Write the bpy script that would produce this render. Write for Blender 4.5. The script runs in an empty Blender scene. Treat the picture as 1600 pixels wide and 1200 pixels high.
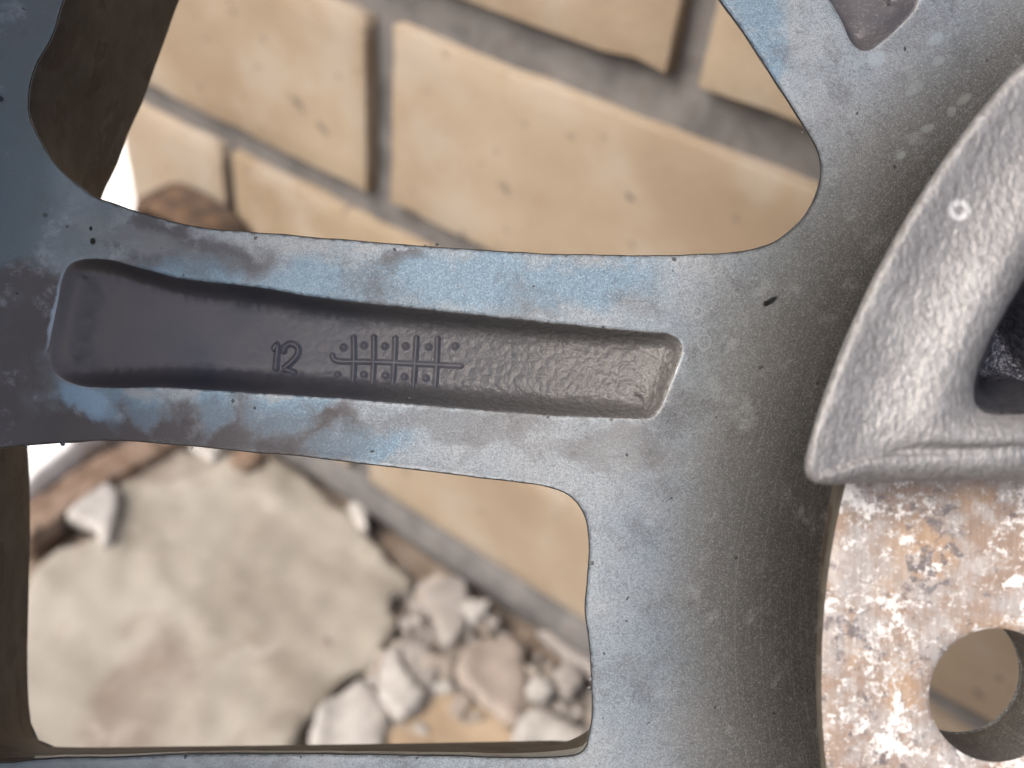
import bpy, bmesh, math, random
import numpy as np
from mathutils import Vector, Matrix, noise as mnoise
from mathutils.geometry import delaunay_2d_cdt
from mathutils.kdtree import KDTree

random.seed(7)
rng = np.random.default_rng(7)
SC = bpy.context.scene
COL = SC.collection

# ------------------------------------------------------------------ frames
# "wheel frame" (mm): X right, Y up, Z towards the camera, origin on the back face of the spokes.
FPX, HC = 1500.0, 125.0                    # focal length in photo pixels, camera height over the spokes
K = 1.15                                   # brick wall scale (mm per nominal mm)
h_ = Vector((0.805007, -0.443389, 0.39417)).normalized()      # along the brick courses
up_ = Vector((0.094485, 0.751746, 0.652649)); up_ = (up_ - h_*up_.dot(h_)).normalized()
in_ = up_.cross(h_)                        # into the wall
B3 = Matrix((h_, in_, up_))                # wheel frame -> world axes
T0 = np.array([-51.232, -153.260, 377.559])*K                 # wall origin in camera coords (x, y down, z ahead)
FLOOR_V = 324.0*K
def cam2wheel(p): return Vector((p[0], -p[1], HC - p[2]))
wall_o = cam2wheel(T0)
cam_o = Vector((0, 0, HC))
CAMH = ((cam_o - wall_o).dot(up_) + FLOOR_V)*0.001            # camera height over the floor (m)
def W(p):                                  # wheel frame mm -> world m
    v = B3 @ (Vector(p) - cam_o)*0.001
    v.z += CAMH
    return v
WHEEL_M = Matrix.Translation(W((0, 0, 0))) @ B3.to_4x4()      # wheel-local metres -> world

# ------------------------------------------------------------------ camera, sky, sun, exposure
cam = bpy.data.cameras.new("camera")
camo = bpy.data.objects.new("camera", cam); COL.objects.link(camo)
camo.matrix_world = Matrix.Translation(W(cam_o)) @ B3.to_4x4()
cam.sensor_width = 36.0; cam.lens = FPX/1600*36.0
cam.clip_start = 0.002; cam.clip_end = 200.0
cam.dof.use_dof = True; cam.dof.focus_distance = 0.1255; cam.dof.aperture_fstop = 17.5
SC.camera = camo

SUN_W = Vector((-0.54, 0.38, 0.75)).normalized()               # towards the light, wheel frame
sd = (B3 @ SUN_W).normalized()
world = bpy.data.worlds.new("World"); SC.world = world; world.use_nodes = True
nt = world.node_tree; nt.nodes.clear()
sky = nt.nodes.new("ShaderNodeTexSky"); sky.sky_type = 'NISHITA'; sky.sun_disc = False
sky.sun_elevation = math.asin(sd.z); sky.sun_rotation = math.atan2(sd.x, sd.y)
sky.air_density = 1.0; sky.dust_density = 7.0; sky.ozone_density = 1.0
bg = nt.nodes.new("ShaderNodeBackground"); bg.inputs[1].default_value = 0.14
wo = nt.nodes.new("ShaderNodeOutputWorld")
nt.links.new(sky.outputs[0], bg.inputs[0]); nt.links.new(bg.outputs[0], wo.inputs[0])
sun = bpy.data.lights.new("sun", 'SUN'); sun.energy = 1.5; sun.angle = math.radians(40); sun.color = (1.0, 0.95, 0.89)
suno = bpy.data.objects.new("sun", sun); COL.objects.link(suno)
suno.rotation_euler = sd.to_track_quat('Z', 'Y').to_euler(); suno.location = (0, 0, 3)
SC.view_settings.view_transform = 'Standard'; SC.view_settings.look = 'None'
SC.view_settings.exposure = 0.80; SC.view_settings.gamma = 1.0

# ------------------------------------------------------------------ shader helpers
class NB:
    def __init__(s, name):
        s.m = bpy.data.materials.new(name); s.m.use_nodes = True
        s.t = s.m.node_tree; s.t.nodes.clear()
        s.out = s.n("ShaderNodeOutputMaterial"); s.p = s.n("ShaderNodeBsdfPrincipled")
        s.t.links.new(s.p.outputs[0], s.out.inputs[0])
        s.co = s.n("ShaderNodeTexCoord").outputs['Object']
    def n(s, k): return s.t.nodes.new(k)
    def set(s, sock, v):
        if isinstance(v, bpy.types.NodeSocket): s.t.links.new(v, sock)
        elif isinstance(v, (tuple, list)) and len(v) == 3 and sock.type == 'RGBA': sock.default_value = (*v, 1)
        else: sock.default_value = v
    def math(s, op, a, b=0.0, clamp=False):
        n = s.n("ShaderNodeMath"); n.operation = op; n.use_clamp = clamp
        s.set(n.inputs[0], a); s.set(n.inputs[1], b); return n.outputs[0]
    def noise(s, scale, detail=3, rough=0.55, co=None, dist=0.0):
        n = s.n("ShaderNodeTexNoise"); s.set(n.inputs['Vector'], co or s.co)
        n.inputs['Scale'].default_value = scale; n.inputs['Detail'].default_value = detail
        n.inputs['Roughness'].default_value = rough; n.inputs['Distortion'].default_value = dist
        return n.outputs['Fac']
    def voro(s, scale, rnd=1.0, feature='F1', co=None, flat=False):
        n = s.n("ShaderNodeTexVoronoi"); n.feature = feature; n.voronoi_dimensions = '2D' if flat else '3D'; s.set(n.inputs['Vector'], co or s.co)
        n.inputs['Scale'].default_value = scale; n.inputs['Randomness'].default_value = rnd
        return n.outputs
    def ramp(s, x, a, b, lo=0.0, hi=1.0):
        n = s.n("ShaderNodeMapRange"); n.interpolation_type = 'SMOOTHSTEP'
        s.set(n.inputs[0], x); n.inputs[1].default_value = a; n.inputs[2].default_value = b
        n.inputs[3].default_value = lo; n.inputs[4].default_value = hi; return n.outputs[0]
    def mix(s, f, a, b, mode='MIX'):
        n = s.n("ShaderNodeMix"); n.data_type = 'RGBA'; n.blend_type = mode
        s.set(n.inputs[0], f); s.set(n.inputs[6], a); s.set(n.inputs[7], b); return n.outputs[2]
    def ell(s, x, y, rx, ry, ang=0.0, co=None):
        """normalised distance from an ellipse centred at object coords (m): 1 on its outline"""
        n = s.n("ShaderNodeMapping"); n.vector_type = 'TEXTURE'
        s.set(n.inputs[0], co or s.co)
        n.inputs[1].default_value = (x, y, 0); n.inputs[2].default_value = (0, 0, ang); n.inputs[3].default_value = (rx, ry, 1e3)
        l = s.n("ShaderNodeVectorMath"); l.operation = 'LENGTH'; s.t.links.new(n.outputs[0], l.inputs[0])
        return l.outputs['Value']
    def warp(s, scale, amt, detail=3):
        n = s.n("ShaderNodeTexNoise"); s.set(n.inputs['Vector'], s.co)
        n.inputs['Scale'].default_value = scale; n.inputs['Detail'].default_value = detail; n.inputs['Roughness'].default_value = 0.6
        a = s.n("ShaderNodeVectorMath"); a.operation = 'SUBTRACT'; s.t.links.new(n.outputs['Color'], a.inputs[0]); a.inputs[1].default_value = (.5, .5, .5)
        b = s.n("ShaderNodeVectorMath"); b.operation = 'SCALE'; s.t.links.new(a.outputs[0], b.inputs[0]); b.inputs['Scale'].default_value = amt
        c = s.n("ShaderNodeVectorMath"); c.operation = 'ADD'; s.set(c.inputs[0], s.co); s.t.links.new(b.outputs[0], c.inputs[1])
        return c.outputs[0]
    def bump(s, hgt, dist, strength=1.0, prev=None):
        n = s.n("ShaderNodeBump"); s.set(n.inputs['Height'], hgt)
        n.inputs['Distance'].default_value = dist; n.inputs['Strength'].default_value = strength
        if prev is not None: s.t.links.new(prev, n.inputs['Normal'])
        return n.outputs[0]
    def done(s, col, rough=0.6, metal=0.0, normal=None, spec=0.5):
        s.set(s.p.inputs['Base Color'], col); s.set(s.p.inputs['Roughness'], rough); s.set(s.p.inputs['Metallic'], metal)
        s.p.inputs['Specular IOR Level'].default_value = spec
        if normal is not None: s.t.links.new(normal, s.p.inputs['Normal'])
        return s.m

def xm(px): return (px - 800)/12.0*0.001       # photo pixel on the spoke plane -> wheel metres
def ym(py): return (600 - py)/12.0*0.001

# --- painted cast aluminium of the wheel back: grey-blue paint, brown brake-dust film, painted hub and rim shade, pits, water marks
def mat_paint():
    s = NB("wheel_paint")
    sp = s.n("ShaderNodeSeparateColor"); s.t.links.new(s.voro(6500)['Color'], sp.inputs[0]); sp2 = s.n("ShaderNodeSeparateColor"); s.t.links.new(s.voro(3200)['Color'], sp2.inputs[0])
    grain = s.math('ADD', s.math('MULTIPLY', sp.outputs[0], .6), s.math('MULTIPLY', s.noise(4200, 2, .6), .4)); grain2 = s.math('ADD', s.math('MULTIPLY', sp2.outputs[1], .5), s.math('MULTIPLY', s.noise(1200, 2, .6), .5))
    wco = s.warp(150, .011, 6)
    broad = s.noise(45, 4, .6)
    col = s.mix(s.ramp(broad, .3, .7), (.345, .39, .41), (.44, .46, .46))
    # sky's blue reflection painted into bare paint: upper land, patches of the lower land
    blue = None
    for px, py, rx, ry in ((640, 440, 330, 55), (900, 440, 150, 45), (300, 440, 120, 45), (1180, 60, 60, 120),
                           (140, 618, 60, 26), (225, 636, 45, 26), (330, 640, 34, 40), (430, 645, 70, 42), (470, 625, 80, 20), (560, 690, 90, 30)):
        e = s.ramp(s.ell(xm(px), ym(py), rx/12e3, ry/12e3, 0, wco), .55, 1.25, 1, 0)
        blue = e if blue is None else s.math('MAXIMUM', blue, e)
    col = s.mix(s.math('MULTIPLY', blue, .85), col, (.24, .355, .435))
    rim_shade = s.ramp(s.ell(.124, -.033, .186, .186, 0, wco), .97, 1.05)
    col = s.mix(s.math('MULTIPLY', rim_shade, .92), col, (.145, .180, .180))     # darker teal up the rim, painted in for the barrel's shade
    # brown film
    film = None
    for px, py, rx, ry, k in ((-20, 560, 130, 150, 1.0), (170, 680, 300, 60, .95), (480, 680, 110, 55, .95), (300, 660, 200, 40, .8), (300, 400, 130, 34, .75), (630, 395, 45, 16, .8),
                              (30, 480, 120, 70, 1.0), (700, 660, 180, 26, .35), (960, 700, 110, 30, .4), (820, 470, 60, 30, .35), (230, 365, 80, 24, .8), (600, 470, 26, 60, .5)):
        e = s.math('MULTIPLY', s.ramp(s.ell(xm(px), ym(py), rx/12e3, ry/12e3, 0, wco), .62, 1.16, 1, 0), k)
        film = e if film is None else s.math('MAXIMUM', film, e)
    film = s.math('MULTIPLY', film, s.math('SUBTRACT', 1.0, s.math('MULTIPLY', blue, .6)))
    ringx = s.math('MULTIPLY', s.ramp(s.ell(.124, -.033, .118, .118, 0, wco), .78, .93, 1, 0), .6)   # grey-brown dust round the hub, darkened for the groove's shade
    film2 = s.ramp(s.noise(70, 4, .6), .52, .66, 0, .35)
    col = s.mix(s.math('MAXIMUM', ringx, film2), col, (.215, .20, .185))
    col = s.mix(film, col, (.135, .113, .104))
    # brown-black ring paints the groove's shade close to the hub, cloudy smudges, faint turning marks
    hub_shade = s.ramp(s.ell(.124, -.033, .108, .108, 0, s.warp(90, .010, 4)), .77, 1.0, 1, 0)
    col = s.mix(s.math('MULTIPLY', hub_shade, .88), col, (.052, .047, .043))
    cl = s.noise(130, 6, .68, s.warp(40, .01)); col = s.mix(s.ramp(cl, .50, .66, 0, .42), col, (.17, .165, .16))
    cl2 = s.noise(210, 6, .7); col = s.mix(s.ramp(cl2, .55, .70, 0, .34), col, (.56, .58, .59))
    rad = s.ell(.124, -.033, .001, .001); tv = s.n("ShaderNodeTexNoise"); tv.noise_dimensions = '1D'; s.set(tv.inputs['W'], rad); tv.inputs['Scale'].default_value = 2.2; tv.inputs['Detail'].default_value = 3
    col = s.mix(s.math('MULTIPLY', s.ramp(tv.outputs[0], .55, .75), s.math('MULTIPLY', ringx, .28)), col, (.48, .47, .45))
    ln = s.ramp(s.ell(xm(86), ym(487), 6/12e3, 72/12e3, math.radians(-12), s.warp(500, .0010)), .35, 1.1, 1, 0)
    col = s.mix(s.math('MULTIPLY', ln, .8), col, (.52, .60, .68))
    ln2 = s.ramp(s.ell(xm(135), ym(628), 62/12e3, 20/12e3, math.radians(-38), s.warp(300, .004, 4)), .4, 1.15, 1, 0)
    col = s.mix(s.math('MULTIPLY', ln2, .85), col, (.36, .50, .62))
    ln3 = s.ramp(s.ell(xm(205), ym(370), 110/12e3, 20/12e3, math.radians(-16), s.warp(200, .005, 4)), .4, 1.2, 1, 0)
    col = s.mix(s.math('MULTIPLY', ln3, .7), col, (.35, .365, .355))
    # sandy grain and dark pits
    xx = s.n("ShaderNodeSeparateXYZ"); s.t.links.new(s.co, xx.inputs[0])
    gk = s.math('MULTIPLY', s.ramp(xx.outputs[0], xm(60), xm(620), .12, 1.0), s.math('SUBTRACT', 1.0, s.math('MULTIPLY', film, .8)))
    G_ = lambda f: s.math('MULTIPLY', f, gk)
    col = s.mix(G_(s.ramp(grain, .22, .58, .30, 0)), col, (.10, .105, .115))
    col = s.mix(G_(s.ramp(grain, .55, .85, 0, .30)), col, (.62, .66, .70))
    col = s.mix(G_(s.ramp(grain2, .64, .80, 0, .22)), col, (.07, .07, .075))
    v = s.voro(330, 1.0, 'F1', s.warp(1500, .0009), True); vr = s.n("ShaderNodeSeparateColor"); s.t.links.new(v['Color'], vr.inputs[0])
    vs = s.math('LESS_THAN', v['Distance'], s.ramp(vr.outputs[0], .80, 1.0, -.02, .085))
    col = s.mix(s.math('MULTIPLY', vs, .75), col, (.035, .033, .032))
    for px, py, rx, ry, a, c, k in ((30, 171, 5, 5, 0, (.02,.02,.02), 1), (12, 285, 4, 3, 0, (.02,.02,.02), 1), (145, 377, 5, 6, 0, (.03,.028,.02), 1), (142, 357, 3, 4, 0, (.03,.028,.02), 1),
                                    (12, 106, 3, 3, 0, (.02,.02,.02), 1), (76, 338, 4, 4, 0, (.06,.07,.06), .8), (1212, 468, 15, 5, .55, (.02,.02,.02), .95), (1204, 472, 6, 5, .3, (.02,.02,.02), .9),
                                    (1372, 90, 17, 13, .3, (.50,.56,.58), .6), (1468, 56, 16, 9, .5, (.50,.56,.58), .5), (1476, 88, 12, 8, .4, (.46,.50,.50), .45), (1470, 188, 14, 7, .3, (.42,.45,.45), .55),
                                    (1427, 232, 10, 6, .5, (.44,.48,.47), .6), (1530, 140, 16, 8, .5, (.40,.42,.41), .5), (1510, 160, 9, 9, .5, (.40,.42,.41), .5), (1440, 130, 20, 10, .5, (.45,.48,.48), .3)):
        e = s.ramp(s.ell(xm(px), ym(py), rx/12e3, ry/12e3, a, s.warp(900, .0008) if rx < 0 else wco if rx > 30 else s.co), .6, 1.15, 1, 0)
        col = s.mix(s.math('MULTIPLY', e, k), col, c)
    for px, py, r in ((1090, 487, 8), (1102, 534, 11)):          # dried drop rings
        d = s.ell(xm(px), ym(py), r/12e3, r*1.1/12e3)
        rg = s.math('MULTIPLY', s.ramp(d, .7, .95), s.ramp(d, .98, 1.2, 1, 0))
        col = s.mix(s.math('MULTIPLY', rg, .5), col, (.55, .56, .56))
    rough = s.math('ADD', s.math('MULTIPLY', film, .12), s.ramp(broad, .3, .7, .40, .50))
    metal = s.math('SUBTRACT', .62, s.math('MULTIPLY', s.math('MAXIMUM', s.math('MAXIMUM', film, ringx), rim_shade), .5))
    nrm = s.bump(s.math('MULTIPLY', grain, gk), .00009, .55); nrm = s.bump(s.noise(700, 3), .00012, .35, nrm)
    return s.done(col, rough, metal, nrm)

def mat_recess():
    s = NB("cast_recess")
    g = s.noise(1250, 3, .65); v = s.voro(900)['Distance']
    xx = s.n("ShaderNodeSeparateXYZ"); s.t.links.new(s.co, xx.inputs[0])
    wy = s.ramp(xx.outputs[1], ym(400), ym(250), 1, 0); k = s.math('MULTIPLY', s.ramp(xx.outputs[0], xm(330), xm(860)), wy)
    col = s.mix(s.ramp(s.noise(80, 4), .35, .65), (.085, .086, .102), (.128, .119, .124))
    col = s.mix(s.ramp(xx.outputs[0], xm(120), xm(330), .8, 0), col, (.125, .105, .095))
    col = s.mix(k, col, (.15, .145, .14))
    col = s.mix(s.math('MULTIPLY', s.ramp(s.noise(2600, 2), .5, .72, 0, .4), s.ramp(xx.outputs[0], xm(350), xm(800))), col, (.26, .26, .27))
    hgt = s.math('ADD', s.math('MULTIPLY', g, .7), s.math('MULTIPLY', v, .5))
    nrm = s.bump(s.math('MULTIPLY', hgt, s.math('ADD', s.math('MULTIPLY', s.ramp(xx.outputs[0], xm(300), xm(1000), 0, .9), wy), .12)), .00038, .9)
    return s.done(col, .42, .22, nrm)

def mat_boss():
    s = NB("cast_silver")
    sc = s.n("ShaderNodeMapping"); s.set(sc.inputs[0], s.co); sc.inputs[2].default_value = (0, 0, math.radians(35)); sc.inputs[3].default_value = (1.0, .55, 1)
    g = s.noise(1700, 3, .6, sc.outputs[0]); big = s.noise(90, 3)
    col = s.mix(s.ramp(big, .35, .65), (.222, .222, .228), (.288, .288, .292))
    col = s.mix(s.ramp(g, .36, .58, .55, 0), col, (.17, .165, .165))
    col = s.mix(s.ramp(s.noise(600, 4, .7), .64, .74, 0, .5), col, (.58, .59, .60)); col = s.mix(s.ramp(s.noise(2600, 2, .6), .52, .70, 0, .28), col, (.50, .50, .51)); col = s.mix(s.ramp(s.noise(150, 5, .65), .56, .70, 0, .35), col, (.17, .165, .16))
    d = s.ell(.0455, .0177, .0010, .0010)
    col = s.mix(s.math('MULTIPLY', s.math('MULTIPLY', s.ramp(d, .35, .65), s.ramp(d, .85, 1.3, 1, 0)), .6), col, (.75, .76, .77))
    nrm = s.bump(g, .00042, .85)
    return s.done(col, .48, .42, nrm)
def mat_pocket():
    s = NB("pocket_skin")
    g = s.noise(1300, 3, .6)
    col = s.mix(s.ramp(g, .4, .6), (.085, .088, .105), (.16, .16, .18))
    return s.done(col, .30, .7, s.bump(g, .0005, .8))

def mat_flange():
    s = NB("corroded_face")
    a = s.noise(190, 7, .72); b = s.noise(620, 6, .72); c = s.noise(120, 6, .65); e = s.noise(330, 6, .72)
    col = s.mix(s.ramp(a, .40, .60), (.30, .225, .18), (.38, .36, .35))       # oxidised grey and brown
    rz = None
    for px, py, rx, ry in ((1440, 860, 62, 60), (1405, 1085, 30, 70), (1560, 985, 70, 26), (1385, 930, 24, 40), (1520, 780, 40, 26), (1330, 1000, 12, 60)):
        k_ = 107.0/1500*.001
        q = s.ramp(s.ell((px-800)*k_, (600-py)*k_, rx*k_, ry*k_, 0, s.warp(380, .0032, 5)), .45, 1.2, 1, 0); rz = q if rz is None else s.math('MAXIMUM', rz, q)
    col = s.mix(s.math('MULTIPLY', rz, .65), col, (.42, .285, .18))
    col = s.mix(s.ramp(e, .50, .64, 0, .75), col, (.46, .44, .43))
    dk = s.math('ADD', s.math('MULTIPLY', b, .6), s.math('MULTIPLY', s.noise(160, 3, .6), .4)); col = s.mix(s.ramp(dk, .53, .60, 0, .85), col, (.12, .115, .13))
    d = s.noise(430, 5, .75); d2 = s.noise(110, 3, .6)
    wh = s.ramp(s.math('ADD', s.math('MULTIPLY', d, .65), s.math('MULTIPLY', d2, .35)), .515, .575, 0, .95)
    col = s.mix(wh, col, (.84, .82, .81))
    d3 = s.noise(1000, 4, .75); col = s.mix(s.ramp(d3, .56, .66, 0, .75), col, (.75, .73, .72))
    sc = s.n("ShaderNodeMapping"); s.set(sc.inputs[0], s.co); sc.inputs[3].default_value = (1, .06, 1)
    st = s.noise(2500, 2, .6, sc.outputs[0]); col = s.mix(s.ramp(st, .4, .6, .2, 0), col, (.16, .10, .07))
    h = s.math('ADD', s.math('MULTIPLY', wh, .5), s.math('MULTIPLY', b, .9))
    return s.done(col, .6, .12, s.bump(h, .00028, .7))

def mat_simple(name, c1, c2, scale, rough=.8, bump=.0, bscale=None, spots=None, spec=.3, detail=5):
    s = NB(name)
    a = s.noise(scale, detail, .6)
    col = s.mix(s.ramp(a, .32, .68), c1, c2)
    if spots:
        for sc, th, c, k in spots:
            col = s.mix(s.math('MULTIPLY', s.ramp(s.noise(sc, 3, .6), th, th+.05), k), col, c)
    nrm = s.bump(s.noise(bscale or scale*3, 4, .6), bump, .8) if bump else None
    return s.done(col, rough, 0.0, nrm, spec)

M_DUST = None
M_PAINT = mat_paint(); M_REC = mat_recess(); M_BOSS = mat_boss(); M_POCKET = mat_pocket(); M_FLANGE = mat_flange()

def mat_worn():
    s = NB("worn_edge")
    col = s.mix(s.ramp(s.noise(130, 3, .5), .35, .65), (.30, .31, .32), (.48, .49, .50))
    return s.done(col, .45, .5)
M_WORN = mat_worn()
M_DUST = mat_simple("brake_dust", (.068, .059, .047), (.112, .099, .082), 120, .65, .00012, 1500, ((150, .55, (.05, .035, .027), .6),), .35)
def mat_brick():
    s = NB("yellow_brick")
    oi = s.n("ShaderNodeObjectInfo"); rnd = oi.outputs['Random']
    of = s.n("ShaderNodeVectorMath"); of.operation = 'ADD'; s.t.links.new(s.co, of.inputs[0])
    cb = s.n("ShaderNodeCombineXYZ"); s.set(cb.inputs[0], s.math('MULTIPLY', rnd, 7.0)); s.set(cb.inputs[2], s.math('MULTIPLY', rnd, 3.0)); s.t.links.new(cb.outputs[0], of.inputs[1])
    co = of.outputs[0]
    a = s.noise(11, 4, .55, co); f = s.noise(260, 3, .6, co); m = s.noise(60, 5, .65, co)
    col = s.mix(s.ramp(a, .3, .7), (.212, .164, .112), (.30, .252, .186))
    col = s.mix(s.math('MULTIPLY', rnd, .45), col, (.29, .245, .205))
    col = s.mix(s.ramp(s.noise(22, 4, .6, co), .50, .66, 0, .40), col, (.29, .265, .24))        # greyish wash
    col = s.mix(s.ramp(m, .55, .70, 0, .25), col, (.23, .17, .12))
    for sc, th, k in ((19, .085, .6), (33, .085, .7), (62, .11, .6)):                             # iron specks and knocks
        sx = s.n("ShaderNodeSeparateXYZ"); s.t.links.new(co, sx.inputs[0]); w_ = s.n("ShaderNodeCombineXYZ"); s.t.links.new(sx.outputs[0], w_.inputs[0]); s.set(w_.inputs[1], s.math('ADD', s.math('MULTIPLY', sx.outputs[2], 1.4), s.math('MULTIPLY', sx.outputs[0], .5)))
        v = s.voro(sc, 1.0, 'F1', w_.outputs[0], True); vr = s.n("ShaderNodeSeparateColor"); s.t.links.new(v['Color'], vr.inputs[0])
        q = s.math('SUBTRACT', v['Distance'], s.math('MULTIPLY', s.math('SUBTRACT', s.noise(300, 3, .65, co), .5), .28))
        q = s.math('LESS_THAN', q, s.ramp(vr.outputs[1], .62, 1.0, -.10, th))
        col = s.mix(s.math('MULTIPLY', q, k), col, (.085, .075, .075))
    col = s.mix(s.ramp(f, .55, .75, 0, .2), col, (.17, .125, .085))
    return s.done(col, .72, 0, s.bump(s.math('ADD', f, s.math('MULTIPLY', m, 1.5)), .0006, .5), .25)
M_BRICK = mat_brick()
M_MORTAR = mat_simple("cement_mortar", (.088, .086, .088), (.14, .136, .136), 55, .9, .0016, 150, ((120, .60, (.12, .10, .09), .5),))
M_DIRT = mat_simple("brown_dirt", (.15, .115, .088), (.235, .19, .155), 40, .95, .004, 160, ((300, .6, (.45, .42, .38), .6),))
def mat_sheet():
    s = NB("old_plaster"); w = s.warp(14, .06, 4)
    rt = s.n("ShaderNodeMapping"); s.set(rt.inputs[0], w); rt.inputs[2].default_value = (0, 0, .5); rt.inputs[3].default_value = (.5, 1.5, 1)
    col = s.mix(s.ramp(s.noise(9, 3, .5, rt.outputs[0]), .32, .66), (.185, .168, .143), (.305, .288, .254))
    col = s.mix(s.ramp(s.noise(7, 4, .55, w), .54, .68, 0, .75), col, (.15, .12, .10))
    col = s.mix(s.ramp(s.noise(45, 5, .65), .56, .70, 0, .4), col, (.20, .165, .135))
    col = s.mix(s.ramp(s.noise(30, 4, .6, w), .58, .68, 0, .4), col, (.36, .34, .31))
    h = s.math('ADD', s.noise(10, 3, .5, rt.outputs[0]), s.math('MULTIPLY', s.noise(90, 4), .12))
    return s.done(col, .9, 0, s.bump(h, .004, .5), .2)
M_SHEET = mat_sheet()
M_CHALK = mat_simple("chalky_white", (.27, .26, .25), (.38, .37, .36), 60, .85, .001, 200, ((90, .60, (.45, .40, .35), .5),))
M_PINK = mat_simple("pinkish_concrete", (.21, .18, .16), (.27, .235, .21), 50, .9, .0015, 220, ((150, .60, (.30, .24, .20), .5),))
M_GREY = mat_simple("grey_concrete", (.20, .185, .175), (.27, .255, .245), 60, .9, .0015, 240, ((140, .58, (.25, .21, .18), .5),))
M_TAN = mat_simple("tan_brick_shard", (.25, .19, .13), (.31, .245, .175), 30, .8, .0008, 200)
M_MARK = mat_simple("cast_mark_skin", (.115, .112, .125), (.155, .15, .16), 300, .42, .00008, 1800, None, .5)  # lighter than the recess: worn tops, their highlight put into the colour
M_RUB = mat_simple("dusty_rubble", (.17, .145, .125), (.28, .255, .23), 28, .9, .001, 220, ((60, .55, (.16, .12, .095), .6),))
M_BARK = mat_simple("dark_bark", (.03, .02, .015), (.10, .06, .035), 70, .8, .002, 150)
M_WOOD = mat_simple("weathered_wood", (.13, .085, .06), (.24, .18, .14), 60, .85, .002, 120, ((120, .56, (.05, .04, .03), .8),))
M_BAG = mat_simple("white_plastic_film", (.86, .87, .88), (.90, .90, .90), 30, .4, .003, 45, ((25, .60, (.80, .62, .62), .3), (20, .62, (.55, .68, .82), .4)))

# ------------------------------------------------------------------ object helpers
def new_mesh(name, V, F, mats, parent=None, mw=None, smooth=True, mi=None, normals=None):
    me = bpy.data.meshes.new(name)
    me.from_pydata([tuple(map(float, v)) for v in V], [], [tuple(map(int, f)) for f in F])
    for m in (mats if isinstance(mats, (list, tuple)) else [mats]): me.materials.append(m)
    if mi is not None: me.polygons.foreach_set('material_index', np.asarray(mi, dtype=np.int32))
    me.polygons.foreach_set('use_smooth', np.full(len(me.polygons), smooth))
    me.update()
    if normals is not None: me.normals_split_custom_set_from_vertices([tuple(map(float, n)) for n in normals])
    o = bpy.data.objects.new(name, me); COL.objects.link(o)
    if parent: o.parent = parent
    if mw is not None: o.matrix_world = mw
    return o
def empty(name, mw, label, cat, group=None):
    o = bpy.data.objects.new(name, None); COL.objects.link(o); o.empty_display_size = .02
    o.matrix_world = mw; o['label'] = label; o['category'] = cat
    if group: o['group'] = group
    return o
def tag(o, label=None, cat=None, group=None, kind=None):
    if label: o['label'] = label
    if cat: o['category'] = cat
    if group: o['group'] = group
    if kind: o['kind'] = kind
    return o

# ------------------------------------------------------------------ the wheel
CX, CY = 124.0, -33.0
AX = 1.5                                     # the lug axis is turned this many degrees from the horizontal
def zsurf(x, y):
    r = np.hypot(np.asarray(x, float) - CX, np.asarray(y, float) - CY)
    z = np.where(r > 186, (r - 186)**2/(2*22.0), 0.0)
    t = np.clip((114.0 - r)/35.0, 0, 1)
    return z - 15.5*t**2.1
def P(px, py, z=None):                       # photo pixel -> wheel mm on the back-face surface (or on plane z)
    zz = 0.0 if z is None else z
    for _ in range(8 if z is None else 1):
        x = (px - 800)*(HC - zz)/FPX; y = (600 - py)*(HC - zz)/FPX
        if z is None: zz = float(zsurf(x, y))
    return (x, y)
def spline(pts, closed=True, step=1.0):
    pts = np.asarray(pts, float); n = len(pts); out = []
    for i in range(n if closed else n - 1):
        p0, p1, p2, p3 = (pts[(i-1) % n] if closed else pts[max(i-1, 0)]), pts[i], pts[(i+1) % n], (pts[(i+2) % n] if closed else pts[min(i+2, n-1)])
        t0 = 0; a = .5
        d1, d2, d3 = [max(np.linalg.norm(q)**a, 1e-4) for q in (p1-p0, p2-p1, p3-p2)]
        m = max(1, int(round(np.linalg.norm(p2-p1)/step)))
        for j in range(m):
            t = j/m
            m1 = (p2-p1) + d2*((p1-p0)/d1 - (p2-p0)/(d1+d2)) if np.linalg.norm(p1-p0) > 1e-6 else (p2-p1)
            m2 = (p2-p1) + d2*((p3-p2)/d3 - (p3-p1)/(d2+d3)) if np.linalg.norm(p3-p2) > 1e-6 else (p2-p1)
            out.append((2*t**3-3*t**2+1)*p1 + (t**3-2*t**2+t)*m1 + (-2*t**3+3*t**2)*p2 + (t**3-t**2)*m2)
    return np.array(out)
def resample(L, step):
    L = np.asarray(L); Q = np.vstack([L, L[:1]]); d = np.r_[0, np.cumsum(np.linalg.norm(np.diff(Q, axis=0), axis=1))]
    n = max(24, int(d[-1]/step)); t = np.linspace(0, d[-1], n, endpoint=False)
    return np.column_stack([np.interp(t, d, Q[:, 0]), np.interp(t, d, Q[:, 1])])
def area(L): x, y = L[:, 0], L[:, 1]; return .5*np.sum(x*np.roll(y, -1) - np.roll(x, -1)*y)
def ccw(L): return L if area(L) > 0 else L[::-1]
def normals2(L):                             # outward normals of a ccw loop
    d = np.roll(L, -1, 0) - np.roll(L, 1, 0); d /= np.linalg.norm(d, axis=1)[:, None] + 1e-9
    return np.column_stack([d[:, 1], -d[:, 0]])
def inside(L, pts):
    x, y = pts[:, 0], pts[:, 1]; r = np.zeros(len(pts), bool)
    a, b = L, np.roll(L, -1, 0)
    for (x1, y1), (x2, y2) in zip(a, b):
        if y1 == y2: continue
        c = (y1 > y) != (y2 > y)
        r ^= c & (x < (x2-x1)*(y-y1)/(y2-y1) + x1)
    return r
def rotC(L, deg):
    a = math.radians(deg); c, s = math.cos(a), math.sin(a); q = np.asarray(L) - (CX, CY)
    return np.column_stack([q[:, 0]*c - q[:, 1]*s, q[:, 0]*s + q[:, 1]*c]) + (CX, CY)
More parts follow.
